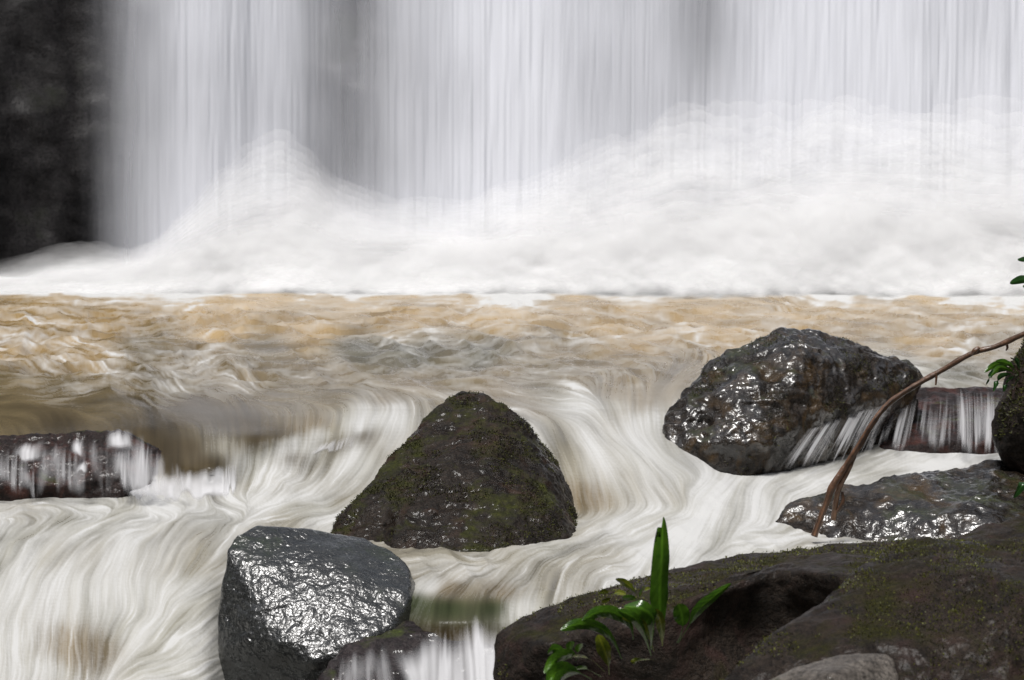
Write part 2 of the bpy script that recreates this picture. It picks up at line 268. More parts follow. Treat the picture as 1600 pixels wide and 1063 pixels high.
# scattered notes on the water: px, row, foam, turbulence, murk, flow direction
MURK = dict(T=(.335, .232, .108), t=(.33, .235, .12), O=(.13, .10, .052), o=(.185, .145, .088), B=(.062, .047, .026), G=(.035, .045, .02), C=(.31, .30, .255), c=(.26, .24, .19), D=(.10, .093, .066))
W = [
 (-300,434,1,.2,'T',1,0),(0,434,1,.2,'T',1,0),(300,434,1,.2,'T',1,0),(600,434,1,.2,'T',1,0),(900,433,1,.2,'T',1,0),(1200,433,1,.2,'T',1,0),(1500,433,1,.2,'T',1,0),(-300,440,.8,.2,'T',1,-.1),(0,440,.75,.2,'T',1,-.15),(300,440,.85,.2,'T',1,0),(600,440,.8,.2,'T',1,-.1),(900,438,1,.2,'T',1,0),(1200,438,1,.2,'T',1,0),(1500,438,1,.2,'t',1,.1),(1900,438,1,.2,'t',1,0),
 (0,475,.22,.5,'T',1,-.2),(200,468,.2,.4,'T',1,-.1),(400,470,.22,.4,'T',1,.0),(540,485,.62,.3,'T',1,-.1),(700,465,.3,.4,'T',1,-.1),(900,465,.16,.3,'T',1,-.1),(1000,462,.2,.3,'T',1,-.1),(1100,470,.2,.4,'T',1,-.1),(1230,462,.45,.5,'T',.6,.8),(1400,462,.3,.5,'T',1,.1),(1560,460,.5,.5,'T',1,0),(1900,470,.4,.5,'T',1,0),
 (60,520,.42,1,'T',.8,.6),(160,505,.2,.6,'T',1,.1),(340,505,.34,1,'T',.7,-.5),(480,520,.22,.6,'T',1,-.1),(620,500,.2,.5,'T',1,-.1),(780,500,.4,.9,'T',.8,-.4),(960,505,.3,1,'T',.7,.6),(1120,505,.25,.7,'t',1,-.1),(1300,505,.3,.6,'t',1,0),(1480,500,.35,.6,'t',1,0),(1900,510,.3,.6,'t',1,0),
 (0,555,.3,.9,'t',.9,.3),(120,560,.45,1,'t',.8,.5),(230,545,.16,.4,'O',1,-.1),(300,575,.5,1,'o',.7,-.5),(420,550,.12,.3,'O',1,.05),(560,550,.06,.3,'D',1,.05),(640,558,.24,1,'D',1,0),(760,560,.3,1,'D',1,.05),(880,552,.1,.5,'o',1,.1),(1000,545,.22,.6,'t',1,.05),(1150,540,.3,.6,'t',1,0),(1450,545,.22,.6,'t',1,0),(1560,560,.22,.6,'o',1,.1),(1900,550,.3,.6,'c',1,0),
 (0,600,.06,.4,'O',1,-.05),(100,605,.12,.5,'O',1,-.15),(260,605,.35,.9,'O',.8,.5),(380,595,.4,.9,'o',.8,.4),(520,585,.3,.6,'o',1,-.15),(640,600,.12,.5,'o',1,-.1),(780,585,.26,.9,'o',1,0),(900,590,.16,.6,'o',1,.1),(1000,588,.18,.5,'o',.9,.3),
 (0,640,.0,.1,'O',1,-.1),(160,630,.05,.2,'O',1,-.1),(300,640,.0,.1,'B',1,.1),(430,620,.05,.2,'O',1,-.1),(520,625,.05,.1,'O',1,-.05),(600,630,.22,.3,'o',.5,.4),(780,615,.22,.5,'o',1,.1),(860,612,.25,.5,'c',1,.1),
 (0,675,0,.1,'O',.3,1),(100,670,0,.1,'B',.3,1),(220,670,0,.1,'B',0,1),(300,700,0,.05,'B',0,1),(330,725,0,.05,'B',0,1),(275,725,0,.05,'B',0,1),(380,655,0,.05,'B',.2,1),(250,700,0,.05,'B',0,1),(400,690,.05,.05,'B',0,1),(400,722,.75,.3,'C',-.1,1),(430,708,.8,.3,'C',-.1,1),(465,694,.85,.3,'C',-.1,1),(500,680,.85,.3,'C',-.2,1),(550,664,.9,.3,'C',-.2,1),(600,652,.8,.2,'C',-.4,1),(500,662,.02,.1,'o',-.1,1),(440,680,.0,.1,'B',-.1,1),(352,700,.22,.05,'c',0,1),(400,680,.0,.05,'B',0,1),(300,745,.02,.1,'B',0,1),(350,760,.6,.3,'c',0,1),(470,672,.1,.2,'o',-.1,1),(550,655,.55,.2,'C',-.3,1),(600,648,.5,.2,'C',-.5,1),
 (240,765,.75,.3,'c',0,1),(400,740,.85,.6,'C',-.4,1),(440,760,.7,.9,'c',-.8,.5),(500,700,.85,.3,'C',-.5,.8),
 (560,720,.62,.1,'C',-.6,.85),(600,690,.55,.1,'c',-.55,.85),(540,780,.5,.4,'c',-.7,.6),(620,720,.3,.1,'c',-.5,.9),(500,790,.9,.9,'C',-.9,.2),
 (820,632,.45,.2,'o',.9,.2),(850,600,.12,.4,'O',1,.1),(900,632,.75,.2,'C',1,.1),(860,680,.5,.1,'c',.5,.9),(900,720,.5,.1,'c',.35,1),(940,700,.55,.1,'c',.6,.8),(1000,700,.7,.1,'C',.8,.7),(1060,730,.75,.1,'C',.8,.7),(980,760,.5,.1,'c',.4,1),(920,780,.34,.1,'o',.2,1),(1050,780,.55,.2,'c',.6,.7),
 (960,608,.22,.3,'o',-.3,.8),(960,640,.45,.3,'c',.5,.9),(1000,630,.25,.2,'o',-.1,1),(1040,600,.32,.2,'o',-.6,.7),(1080,585,.22,.2,'o',-.7,.7),(1000,565,.16,.5,'o',1,.1),(860,575,.14,.6,'O',1,0),(1020,660,.75,.3,'C',.2,1),(1060,680,.8,.2,'C',.4,1),
 (1420,580,.5,.3,'C',1,.2),(1500,590,.25,.4,'D',1,.2),(1380,605,.2,.3,'D',-.5,.9),(1300,680,.3,.3,'D',-.8,.8),(1450,640,.2,.2,'B',0,1),(1530,640,.5,.2,'c',.1,1),
 (1180,730,.9,.4,'C',-.7,.8),(1100,770,.85,.3,'C',-.8,.5),(1180,790,.9,.3,'C',-.2,1),(1120,830,.75,.4,'C',-.2,1),(1250,760,.8,.4,'C',-.8,.4),(1330,735,.75,.4,'C',-.9,.35),(1450,720,.95,.4,'C',-1,.3),(1560,720,.9,.6,'C',-.6,.2),(1220,800,.8,.3,'C',-.4,1),
 (1180,848,.85,.8,'C',-1,.1),(1280,845,.5,.8,'c',-1,.1),(1400,855,.25,.5,'c',-1,.05),(1500,850,.25,.5,'c',-1,0),(1900,850,.3,.5,'c',-1,0),
 (1050,810,.9,.5,'C',-.9,.35),(980,830,.85,.6,'C',-.9,.3),(900,828,.7,.9,'c',-1,.1),(860,850,.8,.9,'C',-1,.1),(940,870,.6,.8,'c',-.8,.3),(1050,870,.9,.6,'C',-.5,.7),(760,858,.6,1,'c',-1,.1),(680,865,.35,1,'c',-1,.1),
 (650,890,.3,1,'c',-.9,.2),(740,890,.5,1,'c',-1,.1),(820,900,.45,.9,'c',-.8,.5),(700,920,.14,.4,'o',-.8,.5),(780,925,.2,.6,'o',-.4,.9),(640,905,.3,.5,'O',-.7,.7),(860,915,.5,.6,'c',-.4,1),
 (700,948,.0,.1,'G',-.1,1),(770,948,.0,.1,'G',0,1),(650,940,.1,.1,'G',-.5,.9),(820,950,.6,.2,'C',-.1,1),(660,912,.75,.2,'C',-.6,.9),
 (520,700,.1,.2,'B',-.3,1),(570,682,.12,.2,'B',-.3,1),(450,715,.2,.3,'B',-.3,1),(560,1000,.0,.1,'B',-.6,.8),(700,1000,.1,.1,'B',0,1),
 (-300,800,.8,.6,'C',1,0),(20,795,.45,.9,'c',1,-.1),(140,790,.9,.6,'C',1,-.05),(260,785,.95,.6,'C',1,.05),(360,790,.9,.7,'C',.8,.1),(430,810,.6,.8,'c',-.9,.35),
 (20,835,.75,.6,'C',-.6,.6),(20,865,.95,.4,'C',-.4,.9),(120,825,.6,.5,'C',-1,.35),(200,815,.65,.5,'C',-1,.25),(320,810,.8,.6,'C',-1,.2),(300,835,.45,.3,'c',-.6,.6),(420,790,.85,.8,'C',-1,.2),
 (90,870,.5,.2,'c',-.8,.8),(170,870,.55,.2,'c',-.5,.9),(250,870,.62,.15,'c',-.3,1),(300,875,.3,.3,'c',-.5,1),(330,890,.5,.4,'c',-.8,.6),
 (20,930,.75,.2,'C',-.35,1),(90,940,.55,.15,'c',-.25,1),(150,940,.62,.15,'C',-.05,1),(220,930,.7,.15,'C',.1,1),(300,920,.75,.3,'C',-.8,.5),
 (20,1000,.85,.3,'C',-.1,1),(90,1000,.35,.3,'o',-.1,1),(130,1020,.3,.3,'o',0,1),(220,980,.6,.4,'C',-.6,.8),(300,1000,.7,.6,'C',-.8,.6),(250,1050,.75,.6,'C',-.9,.4),(60,1055,.9,.4,'C',0,1),(340,1050,.8,.6,'C',-.9,.4),
 (-300,1000,.8,.3,'C',0,1),(150,1200,.8,.5,'C',0,1),(700,1200,.5,.3,'c',0,1),(1200,1200,.4,.3,'c',0,1),(1900,1200,.4,.3,'c',0,1),
 (1000,1000,.4,.3,'c',0,1),(1400,950,.3,.3,'c',-1,0)]
wp = np.array([(a[0], a[1]) for a in W], float)
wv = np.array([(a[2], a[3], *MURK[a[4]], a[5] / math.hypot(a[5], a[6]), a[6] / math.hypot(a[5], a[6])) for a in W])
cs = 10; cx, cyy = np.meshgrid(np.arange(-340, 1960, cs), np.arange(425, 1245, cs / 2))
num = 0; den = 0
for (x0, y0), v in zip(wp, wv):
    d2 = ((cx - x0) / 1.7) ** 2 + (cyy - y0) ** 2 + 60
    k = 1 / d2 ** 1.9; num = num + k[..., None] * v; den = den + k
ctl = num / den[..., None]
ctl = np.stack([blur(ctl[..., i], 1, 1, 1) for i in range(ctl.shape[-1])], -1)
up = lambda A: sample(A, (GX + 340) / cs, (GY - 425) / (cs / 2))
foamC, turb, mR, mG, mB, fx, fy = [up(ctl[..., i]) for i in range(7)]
P0 = np.stack([GX / 60, GY / 32, GX * 0], -1)
ang = (vnoise(P0, 3) * .7 + vnoise(P0 * 2.3, 4) * .6 + vnoise(P0 * 5.1, 41) * .6) * turb * .45 + vnoise(P0 * 1.3, 5) * .10 + vnoise(P0 * 7, 6) * .12 + vnoise(P0 * 15, 61) * .13
ca, sa = np.cos(ang), np.sin(ang); L = np.hypot(fx, fy) + 1e-6
# far water is foreshortened: squeeze turning there
vx = (fx * ca - fy * sa) / L; vy = (fx * sa + fy * ca) / L
sq = .35 + .65 * smooth(GY, 520, 640); vy = vy * np.where(GY < 640, sq, 1)
def lic(noise, steps, h):
    ii, jj = np.meshgrid(np.arange(len(PX), dtype=float), np.arange(len(ROW), dtype=float)); acc = noise.copy(); n = 1.
    for sgn in (1, -1):
        x, y = ii.copy(), jj.copy()
        for k in range(steps):
            x += sgn * h * sample(vx, x, y) / SX; y += sgn * h * sample(vy, x, y) / SY
            wgt = .5 + .5 * math.cos(math.pi * k / steps)
            acc += sample(noise, x, y) * wgt; n += wgt
    acc /= n; acc -= acc.mean(); return acc / acc.std()
def wn(r):
    a = rng.standard_normal(GX.shape); a = blur(a, r, r, 1) if r else a; return a / a.std()
lf = lic(wn(0), 14, 1.8); lm = lic(wn(2), 12, 3.0); lb = lic(wn(6), 18, 6.0)
lm2 = lic(wn(1), 24, 2.6)
far = 1 - smooth(GY, 560, 660)
calm = smooth(turb, .08, .5); calm0 = smooth(turb, .15, .5)
lp = lic(wn(11), 16, 6.0)
frz = wn(1) * .5 + wn(0) * .25
streak = lf * .85 + lm2 * .55 + lm * .3 + lb * .2 + frz * .35
streak = streak / streak.std()
amp = .02 + .05 * smooth(foamC, .02, .12) + .12 * np.clip(foamC, 0, 1) ** .6 * (1 - .45 * smooth(foamC, .7, 1))
ch0 = fbm(np.stack([GX / 70 + GY / 25, GY / 13, GX * 0], -1), 3, 25, ridged=True)
fm = 1 - smooth(GY, 454, np.maximum(461, 480 + 12 * vnoise(np.stack([GX / 22, GY / 9, GX * 0], -1), 78) + 22 * vnoise(np.stack([GX / 90, GX * 0, GX * 0], -1), 77)))
foamC = foamC * (1 - .58 * far * (1 - fm)) * np.where(GY > 640, .80, 1); rip = fbm(np.stack([GX / 30 + GY / 22, GY / 7.5, GX * 0], -1), 4, 81, ridged=True)
patch = fbm(np.stack([GX / 150, GY / 28, GX * 0], -1), 3, 85)
amp = amp * (.68 + .32 * far); foam = foamC + far * calm0 * .16 * ch0 + far * calm0 * (np.clip(rip - .25, 0, 1) * .75 * (.5 + patch) + .12 * patch) + 1.1 * fm * (.7 + .5 * patch + .25 * rip) + .21 * lp * (1 - far) * smooth(foamC, .1, .4) + amp * streak * (.6 + .5 * calm)
# sharp little crests where the water is broken
crest = np.clip(lm2 * .6 + lm * .5 + lf * .35 - 1.15, 0, 2)
foam = np.clip(foam + crest * .38 * smooth(foamC, .03, .3) * smooth(turb, .1, .5) * (1 - smooth(foamC, .75, 1) * .6), 0, 1)
mv = 1 + .10 * lb + .10 * lm + .05 * lm2
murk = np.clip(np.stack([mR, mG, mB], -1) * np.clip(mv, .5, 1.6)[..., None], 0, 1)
dx_, dy_, dz_ = rays(GX, GY)
Yd = (Z - CZ) / (dz_ / dy_)
Yd = np.minimum.accumulate(Yd, axis=0)
Yd = blur(Yd, 2, 2, 1)
X3 = dx_ / dy_ * Yd; Z3 = CZ + dz_ / dy_ * Yd
G3 = np.stack([X3, Yd, Z3], -1)
# swell and chop
sw = fbm(np.stack([X3 * 1.6, Yd * 1.1, X3 * 0], -1), 3, 11)
ch = fbm(np.stack([X3 * 4.2 + Yd, Yd * 2.3, X3 * 0], -1), 3, 21, ridged=True)
hgt = far * smooth(turb, .05, .6) * (.045 * sw + .042 * ch) + far * .006 * lm * turb
hgt += (1 - far) * (turb * .020 * ch + .010 * sw)
hgt += (.0005 * lm2 + .0008 * lm + .0012 * lb) * (.07 + .93 * np.clip(foamC + .3 * turb, 0, 1)) * (1 + far * 1.2)
hgt *= .2 + .8 * smooth(GY, 448, 492)
du = np.gradient(G3, axis=1); dv = np.gradient(G3, axis=0); nn = np.cross(dv, du); nn /= np.linalg.norm(nn, axis=-1, keepdims=True) + 1e-9
nn *= np.sign(nn[..., 2:3] + 1e-6)
G3 = G3 + nn * hgt[..., None]
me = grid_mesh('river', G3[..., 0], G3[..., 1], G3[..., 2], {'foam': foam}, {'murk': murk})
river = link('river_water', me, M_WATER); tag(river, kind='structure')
def water_z(px, row):                  # for things that stand in the water
    j = int(np.clip((row - 433) / SY, 0, len(ROW) - 1)); i = int(np.clip((px + 340) / SX, 0, len(PX) - 1)); return Vector(G3[j, i])
# ------------------------------------------------------------------ the gorge (unseen wall behind the viewer added to darken the rock fronts)
th = np.linspace(-math.pi, math.pi, 520); hh = np.linspace(-1.4, 10.6, 90)
TH, HH = np.meshgrid(th, hh)
def rim(y): return 4.7 + 6.0 * smooth(-y, -11, 3)  # low behind the fall for sunlight, raised behind the viewer for dark reflections
rx, ry = 9.5, 15.0
ex = 2 / 3.2
gx = rx * np.sign(np.sin(TH)) * np.abs(np.sin(TH)) ** ex; gy = 7.2 + ry * np.sign(np.cos(TH)) * np.abs(np.cos(TH)) ** ex
HH = -1.4 + (HH + 1.4) / 12. * (rim(gy) + 1.4)
pn = np.stack([gx * .6, gy * .6, HH * .5 + gx * .3], -1)
d = fbm(pn, 5, 31, ridged=True) * .3 + fbm(pn * 3, 4, 35) * .22
d[:, -1] = d[:, 0]
sc_ = 1 - d / 14 + np.clip(HH, 0, 9) * .012
me = grid_mesh('gorge', gx * sc_, 7.2 + (gy - 7.2) * sc_, HH, flip=True)
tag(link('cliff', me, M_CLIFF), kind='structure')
gxx, gyy = np.meshgrid(np.linspace(-60, 60, 120), np.linspace(-60, 90, 120))
gz = -1.5 + 0 * gxx + smooth(np.hypot(gxx / 11, (gyy - 7) / 17), 1.0, 1.3) * (rim(gyy) + 1.7) + fbm(np.stack([gxx, gyy, gxx * 0], -1) * .25, 3, 3) * .35
tag(link('ground', grid_mesh('ground', gxx, gyy, gz, flip=True), M_CLIFF), kind='structure')
# ------------------------------------------------------------------ the waterfall
def xat(px, Y): return (px - 800) / F * Y
fall = empty('waterfall', (0.6, 20.3, 0)); tag(fall, 'wide white waterfall dropping in fine vertical threads into the brown pool', 'waterfall')
def gauss(x, c, s): return np.exp(-((x - c) / s) ** 2)
def curtain(Y, seed, gain, edge, base):
    xs = np.arange(-4.9, 8.5, .0065); zs = np.concatenate([np.linspace(-.3, 3.2, 120), np.linspace(3.3, 4.9, 14)])
    X, Zz = np.meshgrid(xs, zs)
    px = X / Y * F + 800; row = 250 - (Zz - CZ) / Y * F
    O = X * 0
    s1 = fbm(np.stack([X * 34, Zz * .10, O], -1), 2, seed) * 1.3; s2 = fbm(np.stack([X * 13 + 3 * vnoise(np.stack([X * 2, Zz * .1, O], -1), 7), Zz * .16, O], -1), 3, seed + 1) * 1.4
    s3 = fbm(np.stack([X * 3.7, Zz * .22, O], -1), 4, seed + 2, gain=.7) * 1.3; s4 = vnoise(np.stack([X * 2.6, Zz * .55, O], -1), seed + 3)
    s5 = fbm(np.stack([X * 1.6 + .1 * Zz, Zz * 1.1, O], -1), 3, seed + 11)
    t = np.clip(row / 430, -.4, 1)
    D = base + .40 * gauss(px, 800, 120) + .42 * gauss(px, 1350, 190) + .30 * smooth(px, 1500, 1640) + .10 * gauss(px, 430, 35) + .1 * gauss(px, 300, 90) * (1 + t)
    D -= .42 * gauss(px, 550, 100) * (1 - .4 * smooth(row, 260, 400)) * 1.0
    D -= .36 * gauss(px, 1105, 65) * (1 - smooth(row, 60, 300)) + .06 * gauss(px, 980, 90) * (1 - smooth(row, 60, 300))
    D += .10 * smooth(row, 150, 420)
    D += gain * (.03 * s1 + .035 * s2 + .055 * s3 + .10 * s4 + .11 * s5)
    wob = 22 * vnoise(np.stack([Zz * .5, O, O], -1), seed + 5)
    D *= smooth(px + wob + 20 * s3, edge, edge + 250 - 20 * t)
    fold = .10 * vnoise(np.stack([X * 1.3, O, O], -1), seed + 7) + .03 * s3 + .006 * s2
    me = grid_mesh('veil', X, Y + fold + np.clip(Zz, 0, 9) * .03, Zz, {'dens': np.clip(D, 0, .97)})
    return link('water_veil', me, M_VEIL, None)
for a in ((20.6, 100, .8, 150, .62), (20.3, 200, .9, 130, .40), (20.0, 300, 1.0, 95, .60)):
    o = curtain(*a); o.parent = fall; o.matrix_parent_inverse = fall.matrix_world.inverted(); o.location = -Vector(fall.location) ; o.matrix_parent_inverse.identity()
# spray and foam heaped at the foot of the fall: nested fluffy shells
def hill(px):
    h = np.interp(px, [-400, -60, 0, 60, 130, 200, 260, 330, 390, 440, 480, 530, 600, 680, 760, 850, 930, 1010, 1080, 1160, 1250, 1330, 1420, 1520, 1600, 2100],
                      [.08, .10, .16, .26, .30, .30, .42, .72, .96, 1.02, .92, .66, .60, .62, .66, .74, .90, 1.06, 1.16, 1.22, 1.28, 1.20, 1.14, 1.12, 1.12, 1.1])
    return h
NS = 15
sprayroot = empty('spray_cloud', (0, 19, 0)); tag(sprayroot, 'white cloud of spray and foam boiling along the foot of the waterfall', 'spray', kind='stuff')
for s in range(NS):
    f = (s + 1) / NS
    xs = np.arange(-6.4, 8.2, .022); vv = np.linspace(0, 1, 96)
    X, V = np.meshgrid(xs, vv); O = X * 0
    px = X / 19.2 * F + 800
    hb = blur(hill(px), 8, 0, 2)
    lump = fbm(np.stack([X * 1.1, O + f * 1.2, O], -1), 4, 51)
    hb = hb * (1 + .22 * lump * (.5 + f)) * (.30 + 1.18 * f ** 1.1)
    A = V * math.pi                    # over the mound from the front foot to the back foot
    rag = fbm(np.stack([X * .8, V * .8, O + f * .35], -1), 2, 91)
    front = 1.95 - .65 * f + .6 * rag
    yy = 19.45 - np.where(np.cos(A) > 0, np.cos(A) * front, np.cos(A) * .8); zz = np.sin(A) ** (1.7 - .8 * f) * hb - .03
    q = np.stack([X * 2.2 - zz * .8, zz * 3.2, yy * 1.5 + s * .11], -1)
    nz = fbm(q, 4, 61); fz = fbm(np.stack([X * 7 - zz * 3, zz * 12 + X * 2.5, O + s * .4], -1), 3, 71)
    k_ = min(1, s / 5); yy = yy + .10 * nz * k_; zz = zz + (.05 * nz + .015 * fz) * k_ + .02 * fbm(np.stack([X * 2.5, yy * 3, O], -1), 3, 95)
    dens = np.where(s < 1, .9, .62 * math.exp(-(f / .30) ** 2) + (.12 * nz if s < 5 else 0) + .05 + .11 * (1 - f) + (.16 * nz + .10 * fz) * (1.1 - f))
    foot = smooth(V + .05 * nz + .05 * fz, 0.02, .26) * smooth(1 - V, 0, .1)
    left = smooth(px + 40 * nz, -80, 320)
    dens = np.clip(dens, .012, 1); dens = np.clip(dens * foot * (.25 + .75 * left), 0, .9)
    o = link('spray_shell', grid_mesh('spray', X, yy - 19, zz, {'dens': dens}), M_SPRAY, sprayroot)
    tag(o, kind='stuff')
# ------------------------------------------------------------------ rocks
def hull_rock(name, pts, mat, vox=.011, sm=8, disp=((.06, 4., 4), (.012, 18., 4)), ridged=.5, dents=(), seed=1, raw=False, inflate=0., parent=None):
    bm = bmesh.new()
    sets = pts if isinstance(pts[0][0], (tuple, list)) else [pts]
    tmp = []
    for S in sets:
        b2 = bmesh.new()
        for p in S: b2.verts.new(at(*p))
        r = bmesh.ops.convex_hull(b2, input=b2.verts)
        bmesh.ops.delete(b2, geom=[g for g in r['geom_interior'] if isinstance(g, bmesh.types.BMVert)], context='VERTS')
        m2 = bpy.data.meshes.new('t'); b2.to_mesh(m2); b2.free(); bm.from_mesh(m2); bpy.data.meshes.remove(m2)
    bmesh.ops.recalc_face_normals(bm, faces=bm.faces)
    me = bpy.data.meshes.new(name); bm.to_mesh(me); bm.free()
    o = link(name, me, mat)
    md = o.modifiers.new('r', 'REMESH'); md.mode = 'VOXEL'; md.voxel_size = vox
    s = o.modifiers.new('s', 'SMOOTH'); s.iterations = sm; s.factor = .7
    dg = bpy.context.evaluated_depsgraph_get(); ev = bpy.data.meshes.new_from_object(o.evaluated_get(dg))
    o.modifiers.clear(); old = o.data; o.data = ev; bpy.data.meshes.remove(old); ev.name = name
    n = len(ev.vertices); co = np.empty(n * 3, np.float32); ev.vertices.foreach_get('co', co); co = co.reshape(-1, 3).astype(float)
    no = np.empty(n * 3, np.float32); ev.vertex_normals.foreach_get('vector', no); no = no.reshape(-1, 3).astype(float)
    d = np.zeros(n) + inflate
    for k, (a, fr, oc) in enumerate(disp):
        wq = co * fr + 40 * seed + .35 * np.stack([vnoise(co * fr * .7 + 9, seed + 7), vnoise(co * fr * .7 + 19, seed + 8), vnoise(co * fr * .7 + 29, seed + 9)], -1)
        d += a * (fbm(wq, oc, seed * 10 + k) * (1 - ridged) + fbm(wq, oc, seed * 10 + k + 5, ridged=True) * ridged)
    co2 = co + no * d[:, None]
    for (px, row, Y, rad, dep) in dents:
        c = np.array(at(px, row, Y)); r = np.linalg.norm((co2 - c), axis=1)
        co2[:, 1] += dep * np.exp(-(r / rad) ** 2 * 1.5)
    ev.vertices.foreach_set('co', co2.astype(np.float32).ravel()); ev.update()
    ev.polygons.foreach_set('use_smooth', np.ones(len(ev.polygons), bool))
    # put the origin at the base of the rock
    base = Vector((float(co2[:, 0].mean()), float(co2[:, 1].mean()), float(co2[:, 2].min())))
    co2 -= np.array(base); ev.vertices.foreach_set('co', co2.astype(np.float32).ravel()); ev.update(); o.location = base
    o.data.materials.clear(); o.data.materials.append(mat)
    if parent: o.parent = parent
    return o
def moss_on(o, count, thr, fr, size, seed, minz=-.2, ymax=.35, mat=None, spots=()):
    me = o.data; n = len(me.vertices); co = np.empty(n * 3, np.float32); me.vertices.foreach_get('co', co); co = co.reshape(-1, 3).astype(float)
    no = np.empty(n * 3, np.float32); me.vertex_normals.foreach_get('vector', no); no = no.reshape(-1, 3).astype(float)
    m = fbm(co * fr, 4, seed) + .35 * np.clip(no[:, 2], -1, 1)
    for (px, row, Y, r) in spots: m += .42 * np.exp(-(np.linalg.norm(co - np.array(at(px, row, Y) - o.location), axis=1) / r) ** 2)
    ok = np.where((m > thr) & (no[:, 2] > minz) & (no[:, 1] < ymax))[0]
    if len(ok) == 0: return
    g = np.random.default_rng(seed); pk = g.choice(ok, count)
    p = co[pk] + g.normal(0, .003, (count, 3)); nn_ = no[pk]
    dr = nn_ * 1.1 + g.normal(0, .55, (count, 3)) + np.array([0, 0, .12]); dr /= np.linalg.norm(dr, axis=1, keepdims=True)
    sd_ = np.cross(dr, g.normal(0, 1, (count, 3))); sd_ /= np.linalg.norm(sd_, axis=1, keepdims=True)
    ln = size * g.uniform(.5, 1.3, (count, 1)); wd = ln * g.uniform(.18, .32, (count, 1))
    p = p - nn_ * .002
    V = np.stack([p - sd_ * wd, p + sd_ * wd, p + dr * ln * .6 + sd_ * wd * .8, p + dr * ln + nn_ * 0, p + dr * ln * .6 - sd_ * wd * .8], 1).reshape(-1, 3)
    me2 = bpy.data.meshes.new('moss'); me2.vertices.add(len(V)); me2.vertices.foreach_set('co', V.astype(np.float32).ravel())
    me2.loops.add(count * 5); me2.loops.foreach_set('vertex_index', np.arange(count * 5, dtype=np.int32))
    me2.polygons.add(count); me2.polygons.foreach_set('loop_start', np.arange(0, count * 5, 5, dtype=np.int32)); me2.update(calc_edges=True)
    t = link('moss', me2, mat or M_MOSS, o); tag(t, kind='stuff'); return t
# pyramid boulder in the middle
o = hull_rock('boulder', [(722, 614, 8.60), (698, 628, 8.5), (762, 622, 8.5), (664, 658, 8.45), (806, 650, 8.45), (845, 694, 8.42), (640, 708, 8.35), (843, 700, 8.4), (868, 735, 8.35), (880, 785, 8.25), (905, 815, 8.2),
    (562, 795, 8.1), (522, 836, 7.86), (600, 852, 7.68), (640, 872, 7.60), (780, 862, 7.60), (885, 838, 7.78), (730, 740, 8.12), (790, 735, 8.14), (680, 790, 7.84),
    (520, 900, 7.9), (640, 930, 7.58), (780, 930, 7.58), (910, 900, 7.9), (700, 650, 8.95), (780, 660, 8.95), (600, 760, 8.9), (880, 760, 8.85), (540, 860, 8.7), (900, 860, 8.7)],
    M_MOSSY, vox=.008, sm=5, disp=((.035, 5., 4), (.016, 16., 5), (.006, 55., 3)), seed=2, inflate=.004, dents=((600, 838, 7.75, .09, .06),))
tag(o, 'dark pyramid shaped boulder with green moss between two white chutes of water', 'boulder')
moss_on(o, 26000, .34, 6., .007, 5, minz=-.3, spots=((770, 730, 8.1, .14), (720, 790, 7.9, .1), (600, 780, 8.0, .08), (830, 800, 8.0, .07)))
# big shining boulder on the right
o = hull_rock('boulder', [(1215, 522, 9.55), (1265, 520, 9.6), (1305, 528, 9.6), (1345, 545, 9.65), (1372, 562, 9.7), (1410, 566, 9.7), (1432, 582, 9.7), (1170, 548, 9.45), (1110, 572, 9.35), (1085, 600, 9.25),
    (1060, 632, 9.15), (1042, 665, 9.05), (1052, 690, 8.95), (1080, 712, 8.88), (1120, 738, 8.85), (1180, 712, 8.85), (1240, 690, 8.95), (1300, 660, 9.15), (1380, 620, 9.4), (1180, 700, 8.80), (1130, 690, 8.82), (1240, 565, 9.12), (1190, 575, 9.1), (1120, 610, 9.05), (1260, 650, 8.98),
    (1050, 790, 9.0), (1150, 800, 8.9), (1300, 760, 9.3), (1430, 680, 9.8), (1100, 620, 9.9), (1240, 560, 10.2), (1400, 600, 10.2), (1250, 750, 10.1)],
    M_SHINY, vox=.009, sm=5, disp=((.05, 4.5, 3), (.026, 13., 3), (.008, 36., 3)), seed=4, dents=((1105, 668, 8.95, .07, .08), (1190, 690, 8.9, .025, .05), (1165, 580, 9.3, .03, .04)))
tag(o, 'large glistening boulder with silvery reflections at the head of the right chute', 'boulder')
moss_on(o, 6000, .45, 7., .007, 8, minz=-.1, spots=((1350, 590, 9.5, .2), (1110, 600, 9.2, .1), (1300, 640, 9.2, .1)))
# near left slick boulder
o = hull_rock('boulder', [(398, 822, 7.20), (370, 838, 7.12), (352, 858, 7.05), (420, 826, 7.23), (500, 834, 7.26), (560, 842, 7.25), (612, 862, 7.2), (636, 885, 7.12),
    (342, 950, 7.0), (341, 990, 6.95), (352, 1020, 6.9), (378, 1050, 6.85), (430, 1070, 6.78), (642, 930, 6.92), (615, 980, 6.82), (560, 1012, 6.74), (490, 1035, 6.72), (430, 1000, 6.80), (365, 940, 6.95), (350, 1120, 6.9), (450, 1150, 6.75), (600, 1120, 6.8), (680, 1000, 7.0), (400, 900, 7.7), (600, 920, 7.7)],
    M_SLICK, vox=.008, sm=7, disp=((.022, 5., 3), (.006, 20., 4), (.0022, 70., 3)), seed=6, ridged=.3, inflate=.004,
    dents=((437, 856, 7.22, .022, .05), (455, 860, 7.2, .02, .04), (510, 860, 7.22, .02, .03), (585, 875, 7.22, .02, .05), (545, 864, 7.25, .018, .035)))
tag(o, 'smooth flat topped dark boulder with silvery wet top beside the foaming left slope', 'boulder')
